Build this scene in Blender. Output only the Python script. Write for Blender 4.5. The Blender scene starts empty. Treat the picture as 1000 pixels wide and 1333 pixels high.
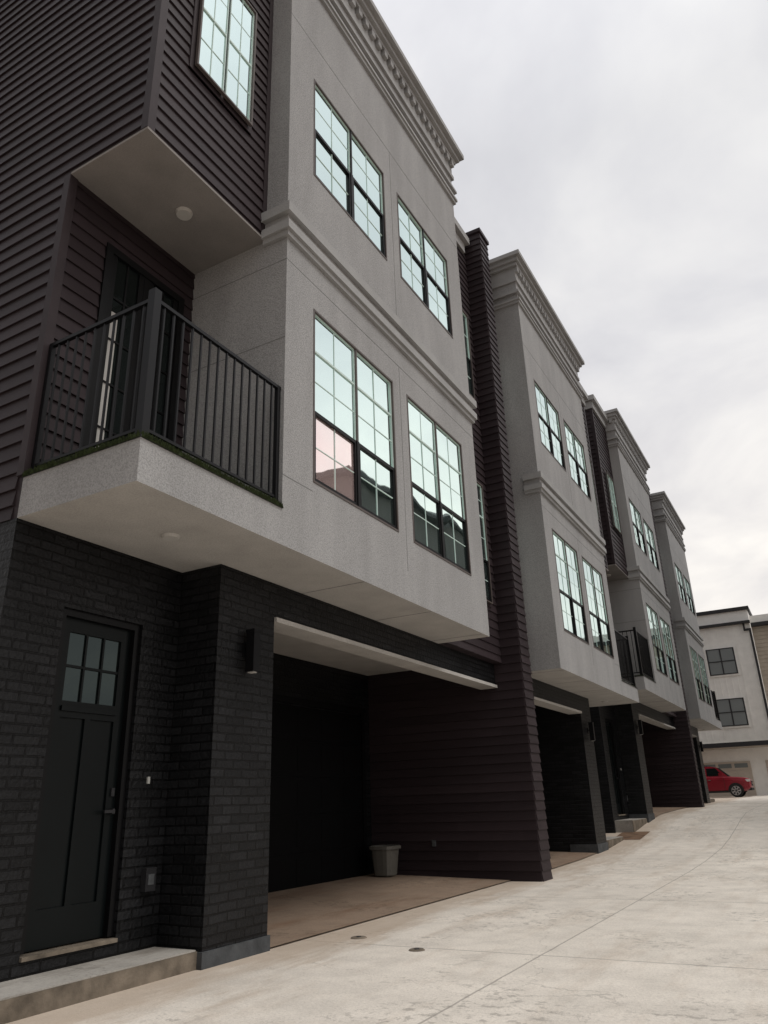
import bpy, math, random
import numpy as np
from mathutils import Matrix, Vector
random.seed(7)
S=bpy.context.scene
S.view_settings.view_transform='Standard'; S.view_settings.look='None'; S.view_settings.exposure=0

# ------------------------------------------------------------ materials
def newmat(name):
    m=bpy.data.materials.new(name); m.use_nodes=True
    nt=m.node_tree; b=nt.nodes['Principled BSDF']; return m,nt,b
def noise(nt,vec,scale,detail=4,rough=.55):
    n=nt.nodes.new('ShaderNodeTexNoise'); n.inputs['Scale'].default_value=scale
    n.inputs['Detail'].default_value=detail; n.inputs['Roughness'].default_value=rough
    if vec is not None: nt.links.new(vec,n.inputs['Vector'])
    return n
def ramp(nt,fac,stops):
    r=nt.nodes.new('ShaderNodeValToRGB'); nt.links.new(fac,r.inputs['Fac'])
    e=r.color_ramp.elements
    while len(e)<len(stops): e.new(.5)
    for i,(p,c) in enumerate(stops):
        e[i].position=p; e[i].color=(c[0],c[1],c[2],1) if not isinstance(c,(int,float)) else (c,c,c,1)
    return r
def mixc(nt,fac,a,b,mode='MIX'):
    m=nt.nodes.new('ShaderNodeMix'); m.data_type='RGBA'; m.blend_type=mode
    for sock,v in ((0,fac),(6,a),(7,b)):
        if hasattr(v,'is_linked'): nt.links.new(v,m.inputs[sock])
        elif isinstance(v,(int,float)): m.inputs[sock].default_value=v
        else: m.inputs[sock].default_value=(*v,1)
    return m.outputs[2]
def mth(nt,op,a,b=None,c=None):
    m=nt.nodes.new('ShaderNodeMath'); m.operation=op
    for i,v in enumerate((a,b,c)):
        if v is None: continue
        if hasattr(v,'is_linked'): nt.links.new(v,m.inputs[i])
        else: m.inputs[i].default_value=v
    return m.outputs[0]
def bump(nt,b,h,strength,dist=.01,nrm=None):
    n=nt.nodes.new('ShaderNodeBump'); n.inputs['Strength'].default_value=strength; n.inputs['Distance'].default_value=dist
    nt.links.new(h,n.inputs['Height'])
    if nrm is not None: nt.links.new(nrm,n.inputs['Normal'])
    nt.links.new(n.outputs[0],b.inputs['Normal']); return n.outputs[0]
def pos(nt):
    return nt.nodes.new('ShaderNodeNewGeometry').outputs['Position']

def simple(name,col,rough=.6,var=.15,nscale=3,metal=0,bs=0,bscale=60,spec=.25):
    m,nt,b=newmat(name); P=pos(nt)
    n=noise(nt,P,nscale,3)
    lo=tuple(c*(1-var) for c in col); hi=tuple(min(1,c*(1+var)) for c in col)
    r=ramp(nt,n.outputs['Fac'],[(.3,lo),(.7,hi)])
    nt.links.new(r.outputs[0],b.inputs['Base Color']); b.inputs['Specular IOR Level'].default_value=spec
    b.inputs['Roughness'].default_value=rough; b.inputs['Metallic'].default_value=metal
    if bs: bump(nt,b,noise(nt,P,bscale,2).outputs['Fac'],bs,.01)
    return m

def stretch(nt,P,sx,sy,sz):
    m=nt.nodes.new('ShaderNodeMapping'); m.inputs['Scale'].default_value=(sx,sy,sz)
    nt.links.new(P,m.inputs['Vector']); return m.outputs[0]

def stucco(name,col,speck=1.0,scale=60):
    m,nt,b=newmat(name); P=pos(nt)
    n2=noise(nt,stretch(nt,P,2,2,.45),1.0,5); n3=noise(nt,P,scale,3,.7)
    c=ramp(nt,n2.outputs['Fac'],[(.32,tuple(x*.89 for x in col)),(.66,tuple(x*1.05 for x in col))]).outputs[0]
    sp=ramp(nt,n3.outputs['Fac'],[(.36,1-.26*speck),(.52,1.0),(.66,1+.11*speck)]).outputs[0]
    c=mixc(nt,.9,c,sp,'MULTIPLY')
    nt.links.new(c,b.inputs['Base Color']); b.inputs['Roughness'].default_value=.9
    b.inputs['Specular IOR Level'].default_value=.2
    bump(nt,b,n3.outputs['Fac'],.75*speck,.012)
    return m

def brickmat():
    m,nt,b=newmat('painted_brick'); uv=nt.nodes.new('ShaderNodeUVMap').outputs[0]; P=pos(nt)
    w=noise(nt,P,2.2,1); wv=nt.nodes.new('ShaderNodeVectorMath'); wv.operation='MULTIPLY_ADD'
    nt.links.new(w.outputs['Color'],wv.inputs[0]); wv.inputs[1].default_value=(.014,.014,0); nt.links.new(uv,wv.inputs[2])
    br=nt.nodes.new('ShaderNodeTexBrick'); nt.links.new(wv.outputs[0],br.inputs['Vector'])
    br.inputs['Scale'].default_value=1; br.inputs['Brick Width'].default_value=.29; br.inputs['Row Height'].default_value=.094
    br.inputs['Mortar Size'].default_value=.011; br.inputs['Mortar Smooth'].default_value=.25; br.inputs['Bias'].default_value=-.1
    br.inputs['Color1'].default_value=(.0058,.0061,.0069,1); br.inputs['Color2'].default_value=(.0125,.0130,.0145,1)
    br.inputs['Mortar'].default_value=(.0022,.0022,.0026,1)
    n=noise(nt,P,25,4); big=noise(nt,P,1.1,3)
    c=mixc(nt,.8,br.outputs['Color'],ramp(nt,n.outputs['Fac'],[(.3,.7),(.7,1.3)]).outputs[0],'MULTIPLY')
    c=mixc(nt,.8,c,ramp(nt,big.outputs['Fac'],[(.3,.65),(.7,1.35)]).outputs[0],'MULTIPLY')
    nt.links.new(c,b.inputs['Base Color']); b.inputs['Roughness'].default_value=.42
    b.inputs['Specular IOR Level'].default_value=.2
    h=mth(nt,'MULTIPLY_ADD',br.outputs['Fac'],-1.0,mth(nt,'MULTIPLY',n.outputs['Fac'],.4))
    bump(nt,b,h,1.0,.026)
    return m

def sidingmat(name,col,spec=.15):
    m,nt,b=newmat(name); uv=nt.nodes.new('ShaderNodeUVMap').outputs[0]
    g=noise(nt,stretch(nt,uv,1.5,60,1),3,4,.65)
    sep=nt.nodes.new('ShaderNodeSeparateXYZ'); nt.links.new(uv,sep.inputs[0])
    row=mth(nt,'FLOOR',mth(nt,'DIVIDE',sep.outputs[1],.18))
    wn=nt.nodes.new('ShaderNodeTexWhiteNoise'); wn.noise_dimensions='2D'
    cmb=nt.nodes.new('ShaderNodeCombineXYZ'); nt.links.new(row,cmb.inputs[0])
    seg=mth(nt,'FLOOR',mth(nt,'DIVIDE',mth(nt,'ADD',sep.outputs[0],mth(nt,'MULTIPLY',row,1.37)),3.7))
    nt.links.new(seg,cmb.inputs[1]); nt.links.new(cmb.outputs[0],wn.inputs['Vector'])
    c=mixc(nt,wn.outputs['Value'],tuple(x*.84 for x in col),tuple(x*1.14 for x in col))
    c=mixc(nt,.6,c,ramp(nt,g.outputs['Fac'],[(.3,.72),(.7,1.2)]).outputs[0],'MULTIPLY')
    nt.links.new(c,b.inputs['Base Color']); b.inputs['Roughness'].default_value=.5
    b.inputs['Specular IOR Level'].default_value=spec
    bump(nt,b,g.outputs['Fac'],.3,.005)
    return m

def glassmat(name,tint,fac,base,wob=.05,tint2=None):
    m,nt,b=newmat(name); P=pos(nt); out=nt.nodes['Material Output']
    gl=nt.nodes.new('ShaderNodeBsdfGlossy'); gl.inputs['Color'].default_value=(*tint,1); gl.inputs['Roughness'].default_value=.02
    if tint2:
        nz=noise(nt,P,1.1,3); nt.links.new(ramp(nt,nz.outputs['Fac'],[(.38,tint),(.62,tint2)]).outputs[0],gl.inputs['Color'])
    df=nt.nodes.new('ShaderNodeBsdfDiffuse'); df.inputs['Color'].default_value=(*base,1)
    mx=nt.nodes.new('ShaderNodeMixShader'); mx.inputs[0].default_value=fac
    nt.links.new(df.outputs[0],mx.inputs[1]); nt.links.new(gl.outputs[0],mx.inputs[2]); nt.links.new(mx.outputs[0],out.inputs['Surface'])
    n=noise(nt,P,1.3,1); bp=nt.nodes.new('ShaderNodeBump'); bp.inputs['Strength'].default_value=wob; bp.inputs['Distance'].default_value=.1
    nt.links.new(n.outputs['Fac'],bp.inputs['Height']); nt.links.new(bp.outputs[0],gl.inputs['Normal'])
    return m

M={}
M['brick']=brickmat()
M['stucco']=stucco('grey_stucco',(.330,.329,.330),1.1)
M['soffit']=stucco('soffit_stucco',(.41,.395,.375),.6)
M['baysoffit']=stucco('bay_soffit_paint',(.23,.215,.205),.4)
M['cornice']=stucco('cornice_paint',(.33,.33,.33),.4)
M['joint']=simple('joint_line_grey',(.16,.16,.16),.9)  # plain darker grey for the control and soffit joint lines
M['siding']=sidingmat('dark_lap_siding',(.031,.0225,.0252))
M['sidtrim']=simple('siding_trim',(.034,.0255,.0283),.5,.15,spec=.15)
M['garage']=simple('garage_door_paint',(.0022,.0022,.0026),.6,.1,spec=.08)
M['frame']=simple('black_window_frame',(.004,.004,.0045),.4,.1,spec=.15)
M['muntin']=simple('glazing_bar',(.52,.64,.61),.5,.05)
M['caulk']=simple('window_trim_bronze',(.09,.075,.07),.5,.1)
M['glass']=glassmat('coated_glass',(.81,.955,.925),.93,(.12,.18,.17))
M['glassp']=glassmat('pink_painted_reflection_glass',(1.0,.92,.90),.76,(.72,.55,.54),.05,(.97,.82,.82))  # pink reflection painted into the glass tint; nothing pink stands opposite
M['glassd']=glassmat('dark_glass',(.20,.25,.25),.14,(.008,.010,.010))
M['door']=simple('door_paint',(.0028,.0044,.0048),.4,.1,spec=.15)
M['rail']=simple('railing_metal',(.005,.005,.006),.4,.1,metal=.1,spec=.2)
M['metal']=simple('flashing_metal',(.02,.02,.022),.4,.1)
M['plinth']=simple('painted_foundation',(.060,.064,.068),.8,.3,6,bs=.3)
M['lightlens']=simple('soffit_light_lens',(.42,.41,.39),.5,.05)
M['white']=simple('white_plastic',(.40,.40,.38),.4,.05)
M['turf']=simple('balcony_turf',(.025,.035,.012),.95,.5,25,bs=.8,bscale=150)
M['stain']=simple('stained_concrete_edge',(.15,.125,.098),.9,.45,4,bs=.6,bscale=25)

def concrete(name,base,warm,dirty=0.5,joints=True):
    m,nt,b=newmat(name); P=pos(nt)
    n1=noise(nt,P,.35,5,.6); n2=noise(nt,P,2.2,5,.65); n3=noise(nt,P,38,3,.75); n4=noise(nt,stretch(nt,P,2.4,.5,1),.8,5,.7)
    n5=noise(nt,P,9,4,.7)
    c=ramp(nt,n1.outputs['Fac'],[(.32,tuple(x*.88 for x in base)),(.68,tuple(min(.8,x*1.06) for x in base))]).outputs[0]
    c=mixc(nt,ramp(nt,n4.outputs['Fac'],[(.50,0),(.72,.7*dirty)]).outputs[0],c,warm)
    c=mixc(nt,.75,c,ramp(nt,n2.outputs['Fac'],[(.3,.80),(.60,1.04)]).outputs[0],'MULTIPLY')
    c=mixc(nt,.6,c,ramp(nt,n3.outputs['Fac'],[(.34,.74),(.55,1.03)]).outputs[0],'MULTIPLY')
    v=mth(nt,'MULTIPLY',ramp(nt,n5.outputs['Fac'],[(.53,0),(.62,1)]).outputs[0],ramp(nt,noise(nt,P,.6,2).outputs['Fac'],[(.50,0),(.58,.75)]).outputs[0])
    c=mixc(nt,v,c,tuple(x*.48 for x in base))
    if joints:
        sp=nt.nodes.new('ShaderNodeSeparateXYZ'); nt.links.new(P,sp.inputs[0])
        wob=mth(nt,'MULTIPLY',mth(nt,'SUBTRACT',n2.outputs['Fac'],.5),.03)
        def line(co,per,off,w):
            d=mth(nt,'PINGPONG',mth(nt,'ADD',mth(nt,'ADD',co,off),wob),per/2)
            return mth(nt,'LESS_THAN',d,w)
        j=mth(nt,'MAXIMUM',line(sp.outputs[1],4.6,1.0,.013),line(sp.outputs[0],4.2,2.9,.011))
        c=mixc(nt,mth(nt,'MULTIPLY',j,.6),c,tuple(x*.3 for x in base))
        vo=nt.nodes.new('ShaderNodeTexVoronoi'); vo.feature='DISTANCE_TO_EDGE'; vo.inputs['Scale'].default_value=.22
        wv=nt.nodes.new('ShaderNodeVectorMath'); wv.operation='MULTIPLY_ADD'; nt.links.new(n2.outputs['Color'],wv.inputs[0]); wv.inputs[1].default_value=(.7,.7,0); nt.links.new(P,wv.inputs[2]); nt.links.new(wv.outputs[0],vo.inputs['Vector'])
        cr=mth(nt,'LESS_THAN',vo.outputs['Distance'],.0009)
        c=mixc(nt,mth(nt,'MULTIPLY',cr,.35),c,tuple(x*.3 for x in base))
        e=mth(nt,'SUBTRACT',mth(nt,'ADD',mth(nt,'MULTIPLY',sp.outputs[0],-1.0),mth(nt,'MULTIPLY',n4.outputs['Fac'],2.6)),6.1)
        e=mth(nt,'MINIMUM',mth(nt,'MAXIMUM',e,0),.65)
        c=mixc(nt,e,c,warm)
    nt.links.new(c,b.inputs['Base Color']); b.inputs['Roughness'].default_value=.85
    b.inputs['Specular IOR Level'].default_value=.25
    h=mth(nt,'ADD',n3.outputs['Fac'],mth(nt,'MULTIPLY',n2.outputs['Fac'],2))
    bump(nt,b,h,.4,.010)
    return m
M['conc']=concrete('driveway_concrete',(.70,.645,.575),(.42,.33,.25),.6)
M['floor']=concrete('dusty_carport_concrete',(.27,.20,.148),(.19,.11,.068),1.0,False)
M['slab']=concrete('step_concrete',(.38,.36,.33),(.14,.115,.09),1.2,False)
M['dirt']=simple('bare_dirt',(.16,.10,.065),.95,.4,3,bs=.6,bscale=20)

# ------------------------------------------------------------ mesh builder
def gz(y):
    return float(np.interp(y,[-500,17.5,20,23,25,27,29,31,35,40,60,500],[0,0,.03,.12,.26,.45,.65,.79,.88,.95,1.2,1.2]))

class MB:
    def __init__(s,base=0,sg=1,oz=0):
        s.base=base; s.sg=sg; s.oz=oz; s.parts={}
    def quad(s,part,mat,pts):
        P=[(p[0],s.base+s.sg*p[1],p[2]+s.oz) for p in pts]
        if s.sg<0: P=P[::-1]
        d=s.parts.setdefault((part,mat),([],[],[]))
        i=len(d[0]); d[0].extend(P); d[1].append(tuple(range(i,i+len(P))))
        a=Vector(P[1])-Vector(P[0]); b=Vector(P[2])-Vector(P[0]); n=a.cross(b)
        k=max(range(3),key=lambda q:abs(n[q]))
        for p in P:
            d[2].append((p[1],p[2]) if k==0 else (p[0],p[2]) if k==1 else (p[0],p[1]))
    def box(s,part,mat,x0,x1,y0,y1,z0,z1,skip=''):
        q=s.quad
        if 'E' not in skip: q(part,mat,[(x1,y0,z0),(x1,y1,z0),(x1,y1,z1),(x1,y0,z1)])
        if 'W' not in skip: q(part,mat,[(x0,y1,z0),(x0,y0,z0),(x0,y0,z1),(x0,y1,z1)])
        if 'S' not in skip: q(part,mat,[(x0,y0,z0),(x1,y0,z0),(x1,y0,z1),(x0,y0,z1)])
        if 'N' not in skip: q(part,mat,[(x1,y1,z0),(x0,y1,z0),(x0,y1,z1),(x1,y1,z1)])
        if 'T' not in skip: q(part,mat,[(x0,y0,z1),(x1,y0,z1),(x1,y1,z1),(x0,y1,z1)])
        if 'B' not in skip: q(part,mat,[(x0,y1,z0),(x1,y1,z0),(x1,y0,z0),(x0,y0,z0)])
    def lap(s,part,mat,face,p,a0,a1,z0,z1,h=.18,out=.028,inn=.004):
        def pt(a,z,o):
            if face=='E': return (p+o,a,z)
            if face=='S': return (a,p-o,z)
            return (a,p+o,z)
        k=math.floor(z0/h); z=k*h
        while z<z1-1e-4:
            b=max(z,z0); t=min(z+h,z1)
            ob=out+(inn-out)*(b-z)/h; ot=out+(inn-out)*(t-z)/h
            A=[pt(a0,b,ob),pt(a1,b,ob),pt(a1,t,ot),pt(a0,t,ot)]
            L=[pt(a0,b,0),pt(a1,b,0),pt(a1,b,ob),pt(a0,b,ob)]
            E0=[pt(a0,b,0),pt(a0,b,ob),pt(a0,t,ot),pt(a0,t,0)]
            E1=[pt(a1,b,0),pt(a1,t,0),pt(a1,t,ot),pt(a1,b,ob)]
            if face=='N': A,L,E0,E1=A[::-1],L[::-1],E0[::-1],E1[::-1]
            for f in (A,L,E0,E1): s.quad(part,mat,f)
            z+=h
    def holes(s,part,mat,x,y0,y1,z0,z1,holes,depth=.1):
        ys=sorted({y0,y1,*[h[0] for h in holes],*[h[1] for h in holes]})
        zs=sorted({z0,z1,*[h[2] for h in holes],*[h[3] for h in holes]})
        for a,b in zip(ys,ys[1:]):
            for c,d in zip(zs,zs[1:]):
                my,mz=(a+b)/2,(c+d)/2
                if any(h[0]<my<h[1] and h[2]<mz<h[3] for h in holes): continue
                s.quad(part,mat,[(x,a,c),(x,b,c),(x,b,d),(x,a,d)])
        w=x-depth
        for a,b,c,d in holes:
            s.quad(part,mat,[(x,a,c),(w,a,c),(w,b,c),(x,b,c)])
            s.quad(part,mat,[(x,a,d),(x,b,d),(w,b,d),(w,a,d)])
            s.quad(part,mat,[(x,a,c),(x,a,d),(w,a,d),(w,a,c)])
            s.quad(part,mat,[(x,b,c),(w,b,c),(w,b,d),(x,b,d)])
    def pane(s,x,a,b,c,d,mat='glass'):
        t=[random.uniform(-.004,.004) for _ in range(2)]
        pts=[(x,a,c),(x+t[0],b,c),(x+t[0]+t[1],b,d),(x+t[1],a,d)]
        s.quad('window_glass',mat,pts)
    def window(s,x,y0,y1,z0,z1,rows,cols=2,grid=2,sash=True,pink=False,outer=True):
        if outer:
            o=.028
            s.box('window_trim','caulk',x-.03,x+.012,y0-.0,y0+o,z0,z1); s.box('window_trim','caulk',x-.03,x+.012,y1-o,y1,z0,z1)
            s.box('window_trim','caulk',x-.03,x+.012,y0+o,y1-o,z1-o,z1); s.box('window_trim','caulk',x-.03,x+.014,y0+o,y1-o,z0,z0+o)
            y0+=o;y1-=o;z0+=o;z1-=o
        zs=[z0]+rows+[z1]
        w=(y1-y0)/cols
        gx=x-.035
        for i in range(cols):
            a=y0+i*w; b=a+w
            if i>0:
                zz=zs[1] if sash else z1
                if sash:
                    s.box('window_frame','frame',x-.05,x+.006,a-.03,a+.03,z0,zz)
                    s.box('window_frame','frame' if len(rows)<2 else 'caulk',x-.05,x+.002,a-.018,a+.018,zz,z1)
            for j in range(len(zs)-1):
                c,d=zs[j],zs[j+1]
                mat='glass'
                if pink and i==0 and j==0: mat='glassp'
                aa=a+(.02 if i else 0); bb=b-(.02 if i<cols-1 else 0)
                low=(j==0 and sash)
                t=.05 if low else .014
                m='frame' if low else 'muntin'
                xx=x-.006 if low else x-.02
                s.box('window_frame',m,gx-.01,xx,aa,aa+t,c,d); s.box('window_frame',m,gx-.01,xx,bb-t,bb,c,d)
                s.box('window_frame',m,gx-.01,xx,aa+t,bb-t,c,c+t); s.box('window_frame',m,gx-.01,xx,aa+t,bb-t,d-t,d)
                s.pane(gx,aa+t,bb-t,c+t,d-t,mat)
                if grid:
                    nh=2 if (d-c)>.75 else 1
                    g=.006
                    for k in range(1,grid):
                        yy=aa+(bb-aa)*k/grid; s.box('glazing_bars','muntin',gx-.004,gx+.007,yy-g,yy+g,c+t,d-t)
                    for k in range(1,nh):
                        zz=c+(d-c)*k/nh; s.box('glazing_bars','muntin',gx-.004,gx+.006,aa+t,bb-t,zz-g,zz+g)
    def make(s,name,loc=(0,0,0)):
        E=bpy.data.objects.new(name,None); E.empty_display_size=1; S.collection.objects.link(E)
        for (part,mat),(v,f,uv) in s.parts.items():
            me=bpy.data.meshes.new(part); me.from_pydata(v,[],f); me.materials.append(M[mat])
            l=me.uv_layers.new(name='UVMap'); l.data.foreach_set('uv',[c for u in uv for c in u])
            o=bpy.data.objects.new(part,me); S.collection.objects.link(o); o.parent=E
        return E

def disc(B,part,mat,cx,cy,z,r,h,n=20,down=True):
    zz=z-h if down else z+h
    ring=[(cx+r*math.cos(2*math.pi*i/n),cy+r*math.sin(2*math.pi*i/n)) for i in range(n)]
    r2=[(cx+r*.85*math.cos(2*math.pi*i/n),cy+r*.85*math.sin(2*math.pi*i/n)) for i in range(n)]
    for i in range(n):
        j=(i+1)%n
        B.quad(part,mat,[(*ring[i],z),(*ring[j],z),(*r2[j],zz),(*r2[i],zz)])
    B.quad(part,mat,[(*q,zz) for q in (r2[::-1] if down else r2)])

FX=-4.78
def railing(B):
    x=FX-.07; y0=.07
    zt=6.17; zb=4.74
    R='balcony_railing'
    def post(px,py,w=.035,top=zt): B.box(R,'rail',px-w,px+w,py-w,py+w,4.62,top)
    B.box(R,'rail',x-.022,x+.022,y0+.04,2.1,zt-.02,zt+.02)
    B.box(R,'rail',x-.014,x+.014,y0+.04,2.1,zb-.015,zb+.015)
    n=15
    for i in range(1,n): 
        yy=y0+(2.08-y0)*i/n; B.box(R,'rail',x-.01,x+.01,yy-.01,yy+.01,zb,zt-.02)
    post(x,y0,.045,zt+.10); post(x,2.06,.025)
    B.box(R,'rail',-6.38,x-.045,y0-.022,y0+.022,zt-.02,zt+.02)
    B.box(R,'rail',-6.38,x-.045,y0-.014,y0+.014,zb-.015,zb+.015)
    n=11
    for i in range(1,n):
        xx=x+(-6.38-x)*i/n; B.box(R,'rail',xx-.01,xx+.01,y0-.01,y0+.01,zb,zt-.02)
    post(-6.35,y0,.025)

def cornice(B,x,y0,y1,zt,big=True,xb=-6.1):
    P='cornice'
    st=[(zt-.82,zt-.72,.05),(zt-.72,zt-.5,.02),(zt-.34,zt-.24,.10),(zt-.24,zt-.12,.17),(zt-.12,zt,.26)] if big else [(zt-.5,zt-.2,.05),(zt-.2,zt,.16)]
    for a,b,o in st:
        B.box(P,'cornice',xb,x+o,y0-o,y1+o,a,b)
    if big:
        B.box(P,'cornice',xb,x+.012,y0-.012,y1+.012,zt-.5,zt-.34)
        n=int((y1-y0)/.24)
        for i in range(n+1):
            yy=y0+.05+(y1-y0-.1)*i/n
            B.box('cornice_dentils','cornice',x+.012,x+.095,yy-.06,yy+.06,zt-.49,zt-.341)
        m=5
        for i in range(m):
            xx=x-.1-i*.24
            B.box('cornice_dentils','cornice',xx-.06,xx+.06,y0-.095,y0-.012,zt-.49,zt-.341)

def unit(base,sg,oz,sidlen,finlen,pink=False):
    B=MB(base,sg,oz)
    ye=8.21+sidlen; G=-1.2
    B.box('brick_walls','brick',-18,-6.6,0,2.26,G,4.17)
    B.box('brick_walls','brick',-6.6,-6.4,0,.66,G,4.17,'W')
    B.box('brick_walls','brick',-6.6,-6.4,1.71,2.26,G,4.17,'W')
    B.box('brick_walls','brick',-6.6,-6.4,.66,1.71,3.42,4.17,'W')
    B.box('brick_walls','brick',-6.6,-6.4,.66,1.71,G,.31,'W')
    B.box('brick_walls','brick',-9.2,-5.78,2.26,3.3,G,4.168)
    B.box('brick_walls','brick',-6.1,-5.78,3.3,ye,3.72,4.168)
    B.box('header_trim','soffit',-6.12,-5.74,3.3,ye,3.66,3.72)
    B.box('foundation','plinth',-6.5,-5.755,2.235,3.325,G,.15+ (0 if oz==0 and sg>0 else .15))
    B.box('door_sill','stain',-6.6,-6.37,.66,1.71,.29,.325)
    X=-6.56
    B.box('front_door','frame',X,-6.44,.66,.73,.34,3.42); B.box('front_door','frame',X,-6.44,1.64,1.71,.34,3.42); B.box('front_door','frame',X,-6.44,.73,1.64,3.35,3.42)
    B.box('front_door','door',-6.6,-6.53,.73,1.64,.34,3.35)
    f=-6.505
    for a,b,c,d in ((.73,.85,.34,3.35),(1.52,1.64,.34,3.35),(.85,1.52,3.21,3.35),(.85,1.52,2.36,2.52),(.85,1.52,.34,.66),(1.15,1.22,.66,2.36)):
        B.box('front_door','door',-6.53,f,a,b,c,d)
    B.box('front_door','door',-6.53,f+.025,.84,1.53,2.42,2.47)
    B.quad('door_glass','glassd',[(-6.527,.85,2.52),(-6.527,1.52,2.52),(-6.527,1.52,3.21),(-6.527,.85,3.21)])
    for k in (1,2): yy=.85+.67*k/3; B.box('front_door','door',-6.53,f-.004,yy-.012,yy+.012,2.52,3.21)
    B.box('front_door','door',-6.53,f-.006,.85,1.52,2.855,2.88)
    B.box('door_handle','metal',-6.505,-6.45,1.57,1.60,1.45,1.5); B.box('door_handle','metal',-6.47,-6.445,1.47,1.60,1.46,1.49); B.box('door_handle','metal',-6.505,-6.485,1.565,1.605,1.62,1.7)
    B.box('doorbell','white',-6.4,-6.38,1.95,1.98,1.74,1.81)
    B.box('outlet_cover','metal',-6.4,-6.33,1.98,2.12,.70,.92)
    B.box('outlet_cover','plinth',-6.33,-6.325,2.01,2.09,.76,.86)
    # --- carport
    B.box('brick_walls','brick',-9.2,-8.9,3.3,ye,G,4.3)
    B.box('carport_ceiling','soffit',-8.9,-6.1,3.3,ye,4.25,4.31)
    gy0,gy1=(3.95,min(ye-.35,10.5))
    B.box('garage_door','frame',-8.9,-8.84,gy0-.12,gy0,G,3.46); B.box('garage_door','frame',-8.9,-8.84,gy1,gy1+.12,G,3.46); B.box('garage_door','frame',-8.9,-8.84,gy0,gy1,3.34,3.46)
    for i in range(5):
        za=.02+i*.66
        B.box('garage_door','garage',-8.9,-8.868,gy0,gy1,za,za+.65)
        nn=8
        for k in range(nn):
            ya=gy0+(gy1-gy0)*k/nn
            B.box('garage_door','garage',-8.868,-8.862,ya+.08,ya+(gy1-gy0)/nn-.08,za+.1,za+.55)
    # --- core above
    B.box('core_walls','sidtrim',-18,-6.415,.012,2.1,4.17,15.0)
    B.box('core_walls','stucco',-18,-6.1,2.1,ye,4.31,15.0)
    # --- stucco box
    W=[(2.71,4.91,5.15,7.70),(5.38,7.57,5.13,7.70),(2.70,4.89,10.05,12.0),(5.38,7.57,10.05,11.98)]
    B.box('stucco_walls','stucco',-6.1,FX,2.1,8.21,4.17,15.1,'EB')
    B.quad('soffit','soffit',[(-6.1,8.21,4.17),(FX,8.21,4.17),(FX,2.1,4.17),(-6.1,2.1,4.17)])
    B.holes('stucco_walls','stucco',FX,2.1,8.21,4.17,15.1,W,.09)
    for i,(a,b,c,d) in enumerate(W):
        if i<2: B.window(FX-.004,a,b,c,d,[6.17,7.08],2,2,pink=(pink and i==0))
        else: B.window(FX-.004,a,b,c,d,[11.02],2,2)
    for a,b,o in ((8.45,8.53,.05),(8.53,8.66,.09),(8.66,8.80,.03),(8.80,8.95,.10)):
        B.box('belt_moulding','cornice',-5.15,FX+o,2.1-o,8.21+o,a,b)
    for a,b,o in ((14.02,14.1,.05),(14.1,14.16,.08),(14.34,14.40,.08),(14.40,14.46,.05)):
        B.box('belt_moulding','cornice',-6.1,FX+o,2.1-o,8.21+o,a,b)
    for z in (8.1,12.75): B.box('control_joints','joint',FX,FX+.002,2.1,8.21,z,z+.010)
    B.box('control_joints','joint',FX,FX+.002,2.1,2.70,5.02,5.03)
    for yy in (5.145,):
        for a,b in ((4.62,8.1),(8.95,12.75)): B.box('control_joints','joint',FX,FX+.002,yy,yy+.010,a,b)
    for z in (6.9,8.1): B.box('control_joints','joint',-6.4,FX,2.098,2.1,z,z+.010)
    for yy in (3.9,5.9,7.9): B.box('soffit_joints','joint',-5.78,FX-.01,yy,yy+.012,4.167,4.17)
    cornice(B,FX,2.1,8.21,15.55)
    # --- balcony slab
    B.box('balcony_slab','stucco',-6.4,FX,0,2.1,4.17,4.60,'B')
    B.quad('soffit','soffit',[(-6.4,2.1,4.17),(FX,2.1,4.17),(FX,0,4.17),(-6.4,0,4.17)])
    B.quad('soffit','soffit',[(-6.4,2.26,4.169),(-6.1,2.26,4.169),(-6.1,2.1,4.169),(-6.4,2.1,4.169)])
    B.box('balcony_edge','metal',-6.4,FX+.012,-.012,2.1,4.60,4.625)
    B.box('balcony_turf','turf',-6.4,FX-.01,.01,2.1,4.625,4.65)
    rnd=random.Random(3)
    for k in range(1800 if pink else 0):
        if rnd.random()<.6: px,py=FX+.014,rnd.uniform(0,2.1)
        else: px,py=rnd.uniform(-6.4,FX),-.014
        if (math.sin(px*9)+math.sin(py*7+1)+rnd.uniform(-1.2,1.2))<-.3: continue
        h=rnd.uniform(.01,.05); w=.008; dx,dy=rnd.uniform(-.02,.03),rnd.uniform(-.03,.02)
        B.quad('turf_tufts','turf',[(px-w,py-w,4.60),(px+w,py+w,4.60),(px+dx,py+dy,4.62+h)])
    railing(B)
    # --- siding walls of the bay
    B.lap('lap_siding','siding','S',0.012,-18,-6.49,4.17,15.0)
    B.lap('lap_siding','siding','S',0.012,-6.40,-5.24,8.57,15.0)
    B.lap('lap_siding','siding','S',0.012,-6.49,-6.40,8.57,15.0)
    B.box('corner_trim','sidtrim',-6.49,-6.385,-.02,.09,4.63,8.56)
    B.lap('lap_siding','siding','E',-6.415,.09,.60,4.65,8.54); B.lap('lap_siding','siding','E',-6.415,1.92,2.1,4.65,8.54)
    B.lap('lap_siding','siding','E',-6.415,.60,1.92,7.98,8.54)
    # bump
    B.box('core_walls','sidtrim',-6.41,-5.165,.012,2.1,8.57,15.0)
    B.lap('lap_siding','siding','E',-5.165,.09,2.02,8.57,15.0)
    B.box('corner_trim','sidtrim',-5.24,-5.135,-.02,.09,8.57,15.0)
    B.box('corner_trim','sidtrim',-5.165,-5.135,2.02,2.1,8.57,15.0)
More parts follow.
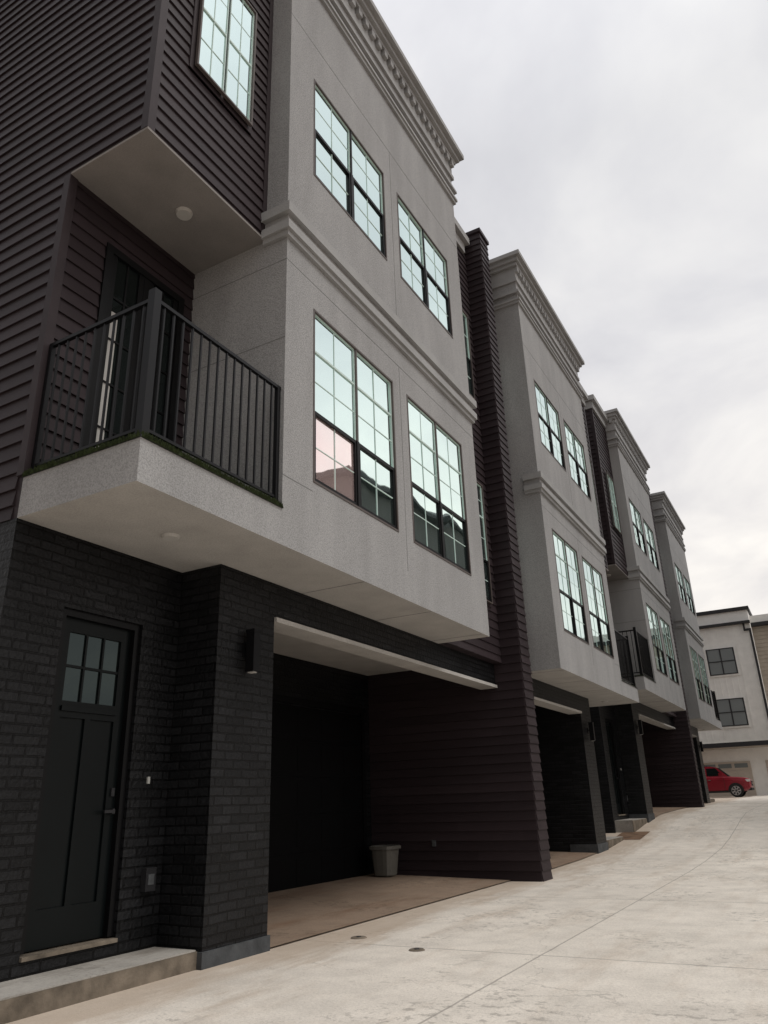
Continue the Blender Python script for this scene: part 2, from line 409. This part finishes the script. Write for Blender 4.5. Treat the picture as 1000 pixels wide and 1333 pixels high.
    B.box('bay_soffit','baysoffit',-6.4,-5.135,-.014,2.1,8.535,8.568)
    B.box('bay_window_surround','sidtrim',-5.165,-5.125,.50,1.70,10.08,12.45)
    B.window(-5.07,.56,1.64,10.14,12.38,[11.26],2,2,sash=False)
    cornice(B,-5.135,0,1.9,15.35,False,-18)
    # french door on balcony
    B.box('balcony_door','frame',-6.415,-6.37,.60,.70,4.65,7.98); B.box('balcony_door','frame',-6.415,-6.37,1.82,1.92,4.65,7.98); B.box('balcony_door','frame',-6.415,-6.37,.70,1.82,7.88,7.98)
    B.box('balcony_door','frame',-6.415,-6.385,.70,1.82,4.65,4.95); B.box('balcony_door','frame',-6.415,-6.38,1.22,1.30,4.95,7.88)
    for a,b in ((.70,1.22),(1.30,1.82)):
        B.box('balcony_door','frame',-6.415,-6.385,a,a+.08,4.95,7.88); B.box('balcony_door','frame',-6.415,-6.385,b-.08,b,4.95,7.88)
        B.quad('door_glass','glassd',[(-6.408,a+.08,4.95),(-6.408,b-.08,4.95),(-6.408,b-.08,7.88),(-6.408,a+.08,7.88)])
        B.box('balcony_door','frame',-6.408,-6.393,(a+b)/2-.012,(a+b)/2+.012,4.95,7.88)
        for k in range(1,5): zz=4.95+2.93*k/5; B.box('balcony_door','frame',-6.408,-6.394,a+.08,b-.08,zz-.012,zz+.012)
    if pink: B.quad('balcony_door_painted_reflection','lightlens',[(-6.4075,.79,4.97),(-6.4075,.90,4.97),(-6.4075,.90,7.1),(-6.4075,.79,7.1)])  # pale strip paints a bright reflection streak on the door glass
    disc(B,'soffit_light','lightlens',-5.56,1.21,4.168,.10,.03); disc(B,'soffit_light','lightlens',-5.69,1.14,8.533,.11,.04)
    # --- recessed siding wall
    B.box('core_walls','sidtrim',-6.1,-5.62,8.21,ye,4.168,15.0)
    B.lap('lap_siding','siding','E',-5.62,8.21,ye,4.168,15.0)
    B.box('lap_siding','siding',-6.1,-5.60,8.21,ye,4.162,4.168)
    wy0,wy1=(9.2,10.5) if sidlen>2 else (8.33,8.98)
    for a,b,r in ((5.35,8.1,[6.3,7.3]),(10.3,12.7,[11.4])):
        B.box('window_trim','sidtrim',-5.62,-5.585,wy0-.06,wy1+.06,a-.06,b+.06)
        B.window(-5.535,wy0,wy1,a,b,r,1,2)
    cornice(B,-5.6,8.5,ye-.2,15.35,False)
    # --- fin wall
    if finlen:
        fe=ye+finlen
        B.box('fin_wall','sidtrim',-18,-5.18,ye+.02,fe-.02,G,15.55)
        B.lap('fin_siding','siding','S',ye+.02,-8.9,-5.18,G,4.24)
        B.lap('fin_siding','siding','S',ye+.02,-5.6,-5.18,4.24,15.5)
        B.lap('fin_siding','siding','N',fe-.02,-8.9,-5.18,G,4.24)
        B.lap('fin_siding','siding','N',fe-.02,-5.6,-5.18,4.24,15.5)
        B.lap('fin_siding','siding','E',-5.18,ye+.02,fe-.02,G,15.5)
        B.box('fin_cap','sidtrim',-6.1,-5.13,ye-.03,fe+.03,15.5,15.6)
        B.box('outlet_cover','plinth',-7.45,-7.37,ye-.02,ye+.02,.62,.74)
    return B

def lantern(y,z,sg):
    B=MB(0,1,0)
    x=-5.78
    B.box('back_plate','rail',x,x+.02,y-.06,y+.06,z-.06,z+.10)
    B.box('arm','rail',x+.02,x+.08,y-.02,y+.02,z+.02,z+.05)
    B.box('shade','rail',x+.05,x+.17,y-.055,y+.055,z-.25,z+.24)
    B.box('shade_lip','rail',x+.045,x+.175,y-.06,y+.06,z+.22,z+.25)
    B.box('lens','lightlens',x+.07,x+.15,y-.035,y+.035,z-.262,z-.25)
    B.make('wall_lantern')

units=[(4.19,1,0,2.70,.60,True),(24.82,-1,0,.90,0,False),(26.2,1,.57,2.70,.60,False),(46.82,-1,.57,.90,0,False)]
for i,(b,sg,oz,sl,fl,pk) in enumerate(units):
    U=unit(b,sg,oz,sl,fl,pk)
    ya,yb=(3.3,8.21+sl)
    n=8
    for k in range(n):
        a=ya+(yb-ya)*k/n; c=ya+(yb-ya)*(k+1)/n
        ga=gz(b+sg*a)-oz+.02; gc=gz(b+sg*c)-oz+.02
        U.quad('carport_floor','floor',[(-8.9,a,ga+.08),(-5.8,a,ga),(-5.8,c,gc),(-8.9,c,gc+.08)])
    g=gz(b+sg*1.1)-oz; t=max(g+.17,.17); ys=(-3.0 if i==0 else .1)
    U.box('entry_step','slab',-6.42,-5.84,ys,2.235,-1.2,t)
    U.box('entry_step_face','stain',-5.84,-5.82,ys,2.235,-1.2,t-.012)
    U.make('townhouse')
    lantern(b+sg*2.76,3.20+oz,sg)

# ------------------------------------------------------------ ground
def sheet(name,mat,x0,x1,ys,dz,nx=1):
    v=[];f=[]
    xs=[x0+(x1-x0)*i/nx for i in range(nx+1)]
    for y in ys:
        for x in xs: v.append((x,y,gz(y)+dz))
    w=nx+1
    for j in range(len(ys)-1):
        for i in range(nx): a=j*w+i; f.append((a,a+1,a+w+1,a+w))
    me=bpy.data.meshes.new(name); me.from_pydata(v,[],f); me.materials.append(M[mat])
    for p in me.polygons: p.use_smooth=True
    o=bpy.data.objects.new(name,me); S.collection.objects.link(o); return o
yy=[-500,-60,-20,0,8,14,16]+[17+i*.5 for i in range(50)]+[45,50,60,80,200,600]
sheet('ground','dirt',-500,500,yy,-.012)
sheet('driveway','conc',-12,6.2,[y for y in yy if -60<=y<=60]+[66],0)
sheet('dirt_patch','dirt',-6.2,-5.35,[24.75,25.5,26.4],.008)

for (x,y,r) in ((-5.24,8.54,.10),(-4.22,8.05,.09)):
    B=MB(); disc(B,'lid','stain',x,y,0.0,r,.012,down=False); disc(B,'plug','metal',x,y,.012,.03,.006,down=False); B.make('drain_cover')

def trash_bin(x,y,z):
    B=MB(); M['bin']=simple('bin_plastic',(.125,.118,.105),.5,.1)
    def ring(r,zz,n=20,sq=.35):
        out=[]
        for i in range(n):
            t=2*math.pi*i/n; c,s=math.cos(t),math.sin(t)
            k=(abs(c)**4+abs(s)**4)**(-.25)
            out.append((x+r*c*k,y+r*s*k,zz))
        return out
    prof=[(.18,0),(.20,.02),(.25,.50),(.29,.50),(.29,.56),(.27,.565),(.24,.55),(.18,.05)]
    R=[ring(r,z+h) for r,h in prof]
    for a,b in zip(R,R[1:]):
        for i in range(20):
            j=(i+1)%20; B.quad('body','bin',[a[i],a[j],b[j],b[i]])
    B.quad('base','bin',R[0][::-1]); B.quad('inside','bin',R[-1])
    B.make('trash_bin')
trash_bin(-8.35,14.7,.10)

# ------------------------------------------------------------ far white building
M['wht']=simple('white_board_siding',(.78,.77,.74),.7,.06,2)
M['tan']=simple('tan_siding',(.42,.37,.31),.7,.08,2)
M['roofd']=simple('dark_roof_edge',(.03,.03,.032),.6,.1)
M['gdt']=simple('tan_garage_door',(.48,.42,.36),.6,.06)
M['glassf']=glassmat('apartment_glass',(.55,.6,.62),.4,(.30,.33,.33))
M['ofacade']=stucco('neighbor_stucco',(.14,.135,.13),.4)
def apartment():
    Y=63.0; k=63/60.; g=gz(60)
    B=MB()
    def Z(z): return 1.45+(z-1.45)*k
    xr=-2.95*k
    B.box('walls','wht',-30,xr,Y,Y+14,Z(4.6),Z(13.95))
    B.box('parapet_cap','roofd',-30.2,xr+.15,Y-.15,Y+14,Z(13.95),Z(14.2))
    B.box('roof_edge_shadow_line','roofd',-30.1,xr+.05,Y-.35,Y,Z(12.95),Z(13.12))  # dark strip: roof overhang, with its shadow line put in as colour
    x=-29.5
    while x<xr-.2:
        B.box('battens','wht',x,x+.06,Y-.05,Y,Z(5.0),Z(12.95)); x+=.42
    for cx in (-5.3*k,-9.5*k,-14*k):
        for z0,z1 in ((9.45,11.35),(5.85,7.75)):
            a,b=cx-1.0,cx+1.0; c,d=Z(z0),Z(z1)
            B.box('window_trim','wht',a-.12,b+.12,Y-.08,Y-.03,c-.12,d+.12)
            B.box('window_glass','glassf',a,b,Y-.09,Y-.081,c,d)
            for q in (a,(a+b)/2-.05,b-.09): B.box('window_frame','roofd',q,q+.09,Y-.12,Y-.09,c,d)
            for q in (c,(c+d)/2-.03,d-.07): B.box('window_frame','roofd',a,b,Y-.115,Y-.09,q,q+.07)
    B.box('canopy','tan',-30,xr+3.6,Y-1.0,Y,Z(4.35),Z(4.6))
    B.box('canopy_edge','roofd',-30,xr+3.6,Y-1.05,Y-1.0,Z(4.42),Z(4.72))
    B.box('garage_level','wht',-30,12,Y+.2,Y+14,0,Z(4.35))
    for gx in (-27,-21,-15,-9.6,-4.0,1.5):
        for q in range(4):
            B.box('garage_door','gdt',gx,gx+4.6,Y+.14,Y+.2,g+q*.6,g+q*.6+.58)
        for q in range(4):
            B.box('garage_windows','glassf',gx+.2+q*1.1,gx+1.1+q*1.1,Y+.12,Y+.139,g+1.95,g+2.25)
    B.box('wing_walls','tan',xr,14,Y+1.6,Y+14,Z(4.6),Z(12.9))
    B.box('wing_roof','roofd',xr,14.4,Y+1.1,Y+14,Z(12.9),Z(13.15))
    B.box('wing_roof','wht',xr,14.4,Y+1.3,Y+14,Z(13.15),Z(13.7))
    for z in np.arange(Z(4.8),Z(12.9),.3): B.box('wing_boards','tan',xr,14,Y+1.57,Y+1.6,z,z+.26)
    for cx in (0.2,5,10):
        for z0,z1 in ((9.45,11.35),(5.85,7.75)):
            B.box('wing_windows','glassf',cx-.7,cx+.7,Y+1.5,Y+1.56,Z(z0),Z(z1)); B.box('wing_trim','wht',cx-.85,cx+.85,Y+1.53,Y+1.57,Z(z0)-.15,Z(z1)+.15)
    B.box('downpipe','roofd',xr-.14,xr+.02,Y-.2,Y-.08,Z(4.7),Z(12.4)); B.box('downpipe','roofd',xr-.5,xr+.02,Y-.2,Y-.08,Z(12.4),Z(12.55)); B.box('downpipe','roofd',xr-.5,xr-.38,Y-.2,Y-.08,Z(12.55),Z(12.95))
    B.make('white_apartment_building')
apartment()

# ------------------------------------------------------------ houses across the drive (seen in window reflections)
def opposite(y0,y1,h):
    B=MB(0,1,0)
    x0,x1=6.2,16
    B.box('walls','ofacade',x0,x1,y0,y1,-.2,h)
    B.box('eaves','roofd',x0-.4,x1+.4,y0-.4,y1+.4,h,h+.25)
    ym=(y0+y1)/2; t=h+2.6; a=h+.25
    X0,X1,Y0,Y1=x0-.4,x1+.4,y0-.4,y1+.4
    r0=(x0+3,ym,t); r1=(x1-3,ym,t)
    B.quad('roof','roofd',[(X0,Y0,a),(X1,Y0,a),r1,r0]); B.quad('roof','roofd',[(X1,Y1,a),(X0,Y1,a),r0,r1])
    B.quad('roof','roofd',[(X0,Y1,a),(X0,Y0,a),r0]); B.quad('roof','roofd',[(X1,Y0,a),(X1,Y1,a),r1])
    n=int((y1-y0)/2.6)
    for k in range(n):
        c=y0+(k+.5)*(y1-y0)/n
        for z in (1,4.8,8.4,11.6):
            if z+2>h: continue
            if z==1: B.box('garage_door','gdt',x0-.03,x0,c-1.1,c+1.1,.1,3)
            else:
                B.box('window_trim','wht',x0-.05,x0,c-.75,c+.75,z-.1,z+1.9); B.box('window_glass','glassd',x0-.07,x0-.051,c-.62,c+.62,z,z+1.8)
                B.box('window_frame','wht',x0-.09,x0-.07,c-.03,c+.03,z,z+1.8); B.box('window_frame','wht',x0-.09,x0-.07,c-.62,c+.62,z+.87,z+.93)
    B.make('neighboring_townhouse')
opposite(26,34.5,15.3); opposite(35.6,43.5,15.9); opposite(44.6,51,16.2)

# ------------------------------------------------------------ red suv
M['redpaint']=simple('red_car_paint',(.20,.010,.020),.25,.03,1,spec=.5)
M['redpaint'].node_tree.nodes['Principled BSDF'].inputs['Coat Weight'].default_value=.6
M['tyre']=simple('tyre_rubber',(.02,.02,.02),.85,.1)
M['rim']=simple('alloy_rim',(.45,.45,.46),.3,.05,metal=.8)
M['headlamp']=simple('headlamp_lens',(.6,.6,.6),.15,.03)
M['chrome']=simple('grille_chrome',(.4,.4,.4),.25,.03,metal=.9)
def suv(xf,yc,g):
    B=MB()
    hw=.98
    st=[(0,.55,1.0,.72),(.10,.42,1.14,.88),(.40,.36,1.22,.96),(1.2,.34,1.30,.99),(2.0,.32,1.32,hw+.01),(3.4,.32,1.34,hw+.01),(4.5,.34,1.34,.98),(4.95,.40,1.32,.95),(5.1,.50,1.2,.90)]
    rings=[]
    for (d,zb,zt,w) in st:
        x=xf-d
        rings.append([(x,yc-w*.9,g+zb),(x,yc-w,g+zb+.12),(x,yc-w,g+zt-.22),(x,yc-w*.95,g+zt-.05),(x,yc-w*.86,g+zt),(x,yc+w*.86,g+zt),(x,yc+w*.95,g+zt-.05),(x,yc+w,g+zt-.22),(x,yc+w,g+zb+.12),(x,yc+w*.9,g+zb)])
    for a,b in zip(rings,rings[1:]):
        for i in range(10):
            j=(i+1)%10; B.quad('body','redpaint',[a[i],b[i],b[j],a[j]])
    B.quad('body','redpaint',rings[0]); B.quad('body','redpaint',rings[-1][::-1])
    def P(d,z,w,s): return (xf-d,yc+s*w,g+z)
    zb_=1.30; zt_=1.98
    prof=[(1.30,zb_,.88),(1.95,1.90,.74),(2.35,zt_,.72),(4.3,zt_-.01,.72),(4.80,1.90,.74),(5.02,zb_,.87)]
    for s in (-1,1):
        pts=[P(*p,s) for p in prof]
        B.quad('cabin','redpaint',pts[::-1] if s<0 else pts)
        for (a,b) in ((1.62,2.62),(2.72,3.66),(3.76,4.78)):
            top=1.86
            def side(d,z): 
                w=.88-(z-zb_)/(zt_-zb_)*.16+.008; return P(d,z,w,s)
            ta=a+ (.42 if a<2 else 0); tb=b-(.12 if b>4.5 else 0)
            q=[side(a,1.37),side(b,1.37),side(tb,top),side(ta,top)]
            B.quad('side_windows','glassd',q if s<0 else q[::-1])
    for k,(p,q) in enumerate(zip(prof,prof[1:])):
        B.quad('cabin','glassd' if k in (0,4) else 'redpaint',[P(*p,-1),P(*q,-1),P(*q,1),P(*p,1)][::-1])
    for s in (-1,1): B.box('roof_rails','chrome',xf-4.3,xf-2.5,yc+s*.62-.02,yc+s*.62+.02,g+2.0,g+2.04)
    for d in (.95,4.0):
        for s in (-1,1):
            r=.41; n=28; ya=yc+s*(hw-.22); yb=yc+s*(hw+.035)
            c=[(xf-d+r*math.cos(2*math.pi*i/n),g+r+r*math.sin(2*math.pi*i/n)) for i in range(n)]
            ra=.48; arch=[(xf-d+ra*math.cos(math.pi*i/14),g+r+ra*math.sin(math.pi*i/14)) for i in range(15)]+[(xf-d-ra,g+.3),(xf-d+ra,g+.3)]
            B.quad('wheel_arches','tyre',[(p[0],yc+s*(hw+.014),p[1]) for p in arch])
            for i in range(n):
                j=(i+1)%n; B.quad('wheels','tyre',[(c[i][0],ya,c[i][1]),(c[j][0],ya,c[j][1]),(c[j][0],yb,c[j][1]),(c[i][0],yb,c[i][1])])
            B.quad('wheels','tyre',[(p[0],yb,p[1]) for p in c])
            r2=.29; c2=[(xf-d+r2*math.cos(2*math.pi*i/n),g+r+r2*math.sin(2*math.pi*i/n)) for i in range(n)]
            for i in range(7):
                t=2*math.pi*i/7; u=(math.cos(t),math.sin(t)); v=(-u[1]*.04,u[0]*.04)
                B.quad('rims','rim',[(xf-d+v[0],yb+s*.01,g+r+v[1]),(xf-d+u[0]*r2+v[0],yb+s*.01,g+r+u[1]*r2+v[1]),(xf-d+u[0]*r2-v[0],yb+s*.01,g+r+u[1]*r2-v[1]),(xf-d-v[0],yb+s*.01,g+r-v[1])])
            for i in range(n):
                j=(i+1)%n; k=.88
                A=c2[i];Bq=c2[j];cx,cz=xf-d,g+r
                B.quad('rims','rim',[(A[0],yb+s*.008,A[1]),(Bq[0],yb+s*.008,Bq[1]),(cx+(Bq[0]-cx)*k,yb+s*.008,cz+(Bq[1]-cz)*k),(cx+(A[0]-cx)*k,yb+s*.008,cz+(A[1]-cz)*k)])
    for s in (-1,1):
        B.box('headlamps','headlamp',xf-.36,xf-.03,yc+s*.80-.11,yc+s*.80+.13,g+.94,g+1.08)
        B.box('mirrors','redpaint',xf-1.85,xf-1.62,yc+s*1.08-.10,yc+s*1.08+.10,g+1.32,g+1.54)
        B.box('tail_lamps','redpaint',xf-5.12,xf-4.9,yc+s*.88-.1,yc+s*.88+.1,g+.9,g+1.15)
        for d in (1.6,2.67,3.71): B.box('door_seams','tyre',xf-d-.01,xf-d+.01,yc+s*(hw+.0)-.014,yc+s*(hw)+.014,g+.45,g+1.2)
        for d in (2.5,3.5): B.box('door_handles','chrome',xf-d-.1,xf-d+.1,yc+s*1.0-.02,yc+s*1.0+.02,g+1.08,g+1.12)
        B.box('side_steps','tyre',xf-3.5,xf-1.45,yc+s*.98-.03,yc+s*.98+.03,g+.30,g+.42)
    B.box('grille','tyre',xf-.12,xf+.012,yc-.5,yc+.5,g+.68,g+1.0); B.box('grille','chrome',xf-.1,xf+.02,yc-.45,yc+.45,g+.82,g+.87)
    B.box('bumper','tyre',xf-.3,xf-.0,yc-.85,yc+.85,g+.40,g+.56)
    B.make('red_suv')
suv(-4.75,58.2,gz(58.2))

# ------------------------------------------------------------ world
w=bpy.data.worlds.new('World'); S.world=w; w.use_nodes=True; nt=w.node_tree
bg=nt.nodes['Background']
EL,AZ=math.radians(60),math.radians(88)
sky=nt.nodes.new('ShaderNodeTexSky'); sky.sky_type='NISHITA'; sky.sun_disc=False; sky.sun_elevation=EL; sky.sun_rotation=AZ
tc=nt.nodes.new('ShaderNodeTexCoord').outputs['Generated']
sp=nt.nodes.new('ShaderNodeSeparateXYZ'); nt.links.new(tc,sp.inputs[0])
zz=mth(nt,'ADD',mth(nt,'MAXIMUM',sp.outputs[2],0),.30)
cb=nt.nodes.new('ShaderNodeCombineXYZ'); nt.links.new(mth(nt,'DIVIDE',sp.outputs[0],zz),cb.inputs[0]); nt.links.new(mth(nt,'DIVIDE',sp.outputs[1],zz),cb.inputs[1])
n1=noise(nt,cb.outputs[0],2.3,6,.55); n1.inputs['Distortion'].default_value=.3
n2=noise(nt,cb.outputs[0],.9,3,.5)
f=mth(nt,'ADD',mth(nt,'MULTIPLY',n1.outputs['Fac'],.58),mth(nt,'MULTIPLY',n2.outputs['Fac'],.42))
cl=ramp(nt,f,[(.38,(.60,.60,.635)),(.46,(.685,.685,.71)),(.54,(.79,.785,.79)),(.63,(.92,.91,.89))]).outputs[0]
zen=ramp(nt,sp.outputs[2],[(.0,(1.16,1.10,1.03)),(.25,(1.16,1.12,1.06)),(.50,(1.05,1.04,1.03)),(.72,(1.0,1.0,1.0)),(1.0,(1.5,1.5,1.5))]).outputs[0]
c=mixc(nt,1.0,cl,zen,'MULTIPLY')
xb=ramp(nt,sp.outputs[0],[(.12,(1,1,1)),(.55,(1.16,1.15,1.14)),(.95,(1.5,1.48,1.45))]).outputs[0]
c=mixc(nt,1.0,c,xb,'MULTIPLY')
yb=ramp(nt,mth(nt,'MULTIPLY_ADD',sp.outputs[1],.5,.5),[(.15,.5),(.55,1.0)]).outputs[0]
c=mixc(nt,1.0,c,yb,'MULTIPLY')
skc=mixc(nt,1.0,sky.outputs[0],(.1,.1,.1),'MULTIPLY')
c=mixc(nt,.97,skc,c)
nt.links.new(c,bg.inputs['Color']); bg.inputs['Strength'].default_value=1.08

ld=bpy.data.lights.new('sun','SUN'); ld.energy=1.4; ld.angle=math.radians(22); ld.color=(1,.96,.9)
so=bpy.data.objects.new('sun',ld); S.collection.objects.link(so)
d=Vector((math.sin(AZ)*math.cos(EL),math.cos(AZ)*math.cos(EL),math.sin(EL)))
so.rotation_euler=d.to_track_quat('Z','Y').to_euler()

# ------------------------------------------------------------ camera
yaw,pitch,roll=[math.radians(a) for a in (28.86,21.41,-1.95)]
fw=np.array([-math.sin(yaw)*math.cos(pitch),math.cos(yaw)*math.cos(pitch),math.sin(pitch)])
r=np.cross(fw,[0,0,1]);r/=np.linalg.norm(r);u=np.cross(r,fw)
r2=r*math.cos(roll)+u*math.sin(roll);u2=-r*math.sin(roll)+u*math.cos(roll)
cd=bpy.data.cameras.new('camera'); cam=bpy.data.objects.new('camera',cd); S.collection.objects.link(cam)
cd.sensor_fit='VERTICAL'; cd.sensor_height=36; cd.lens=971.4/1333*36; cd.clip_end=2000; cd.clip_start=.05
mtx=Matrix(((r2[0],u2[0],-fw[0],0),(r2[1],u2[1],-fw[1],0),(r2[2],u2[2],-fw[2],1.45),(0,0,0,1)))
cam.matrix_world=mtx
S.camera=cam
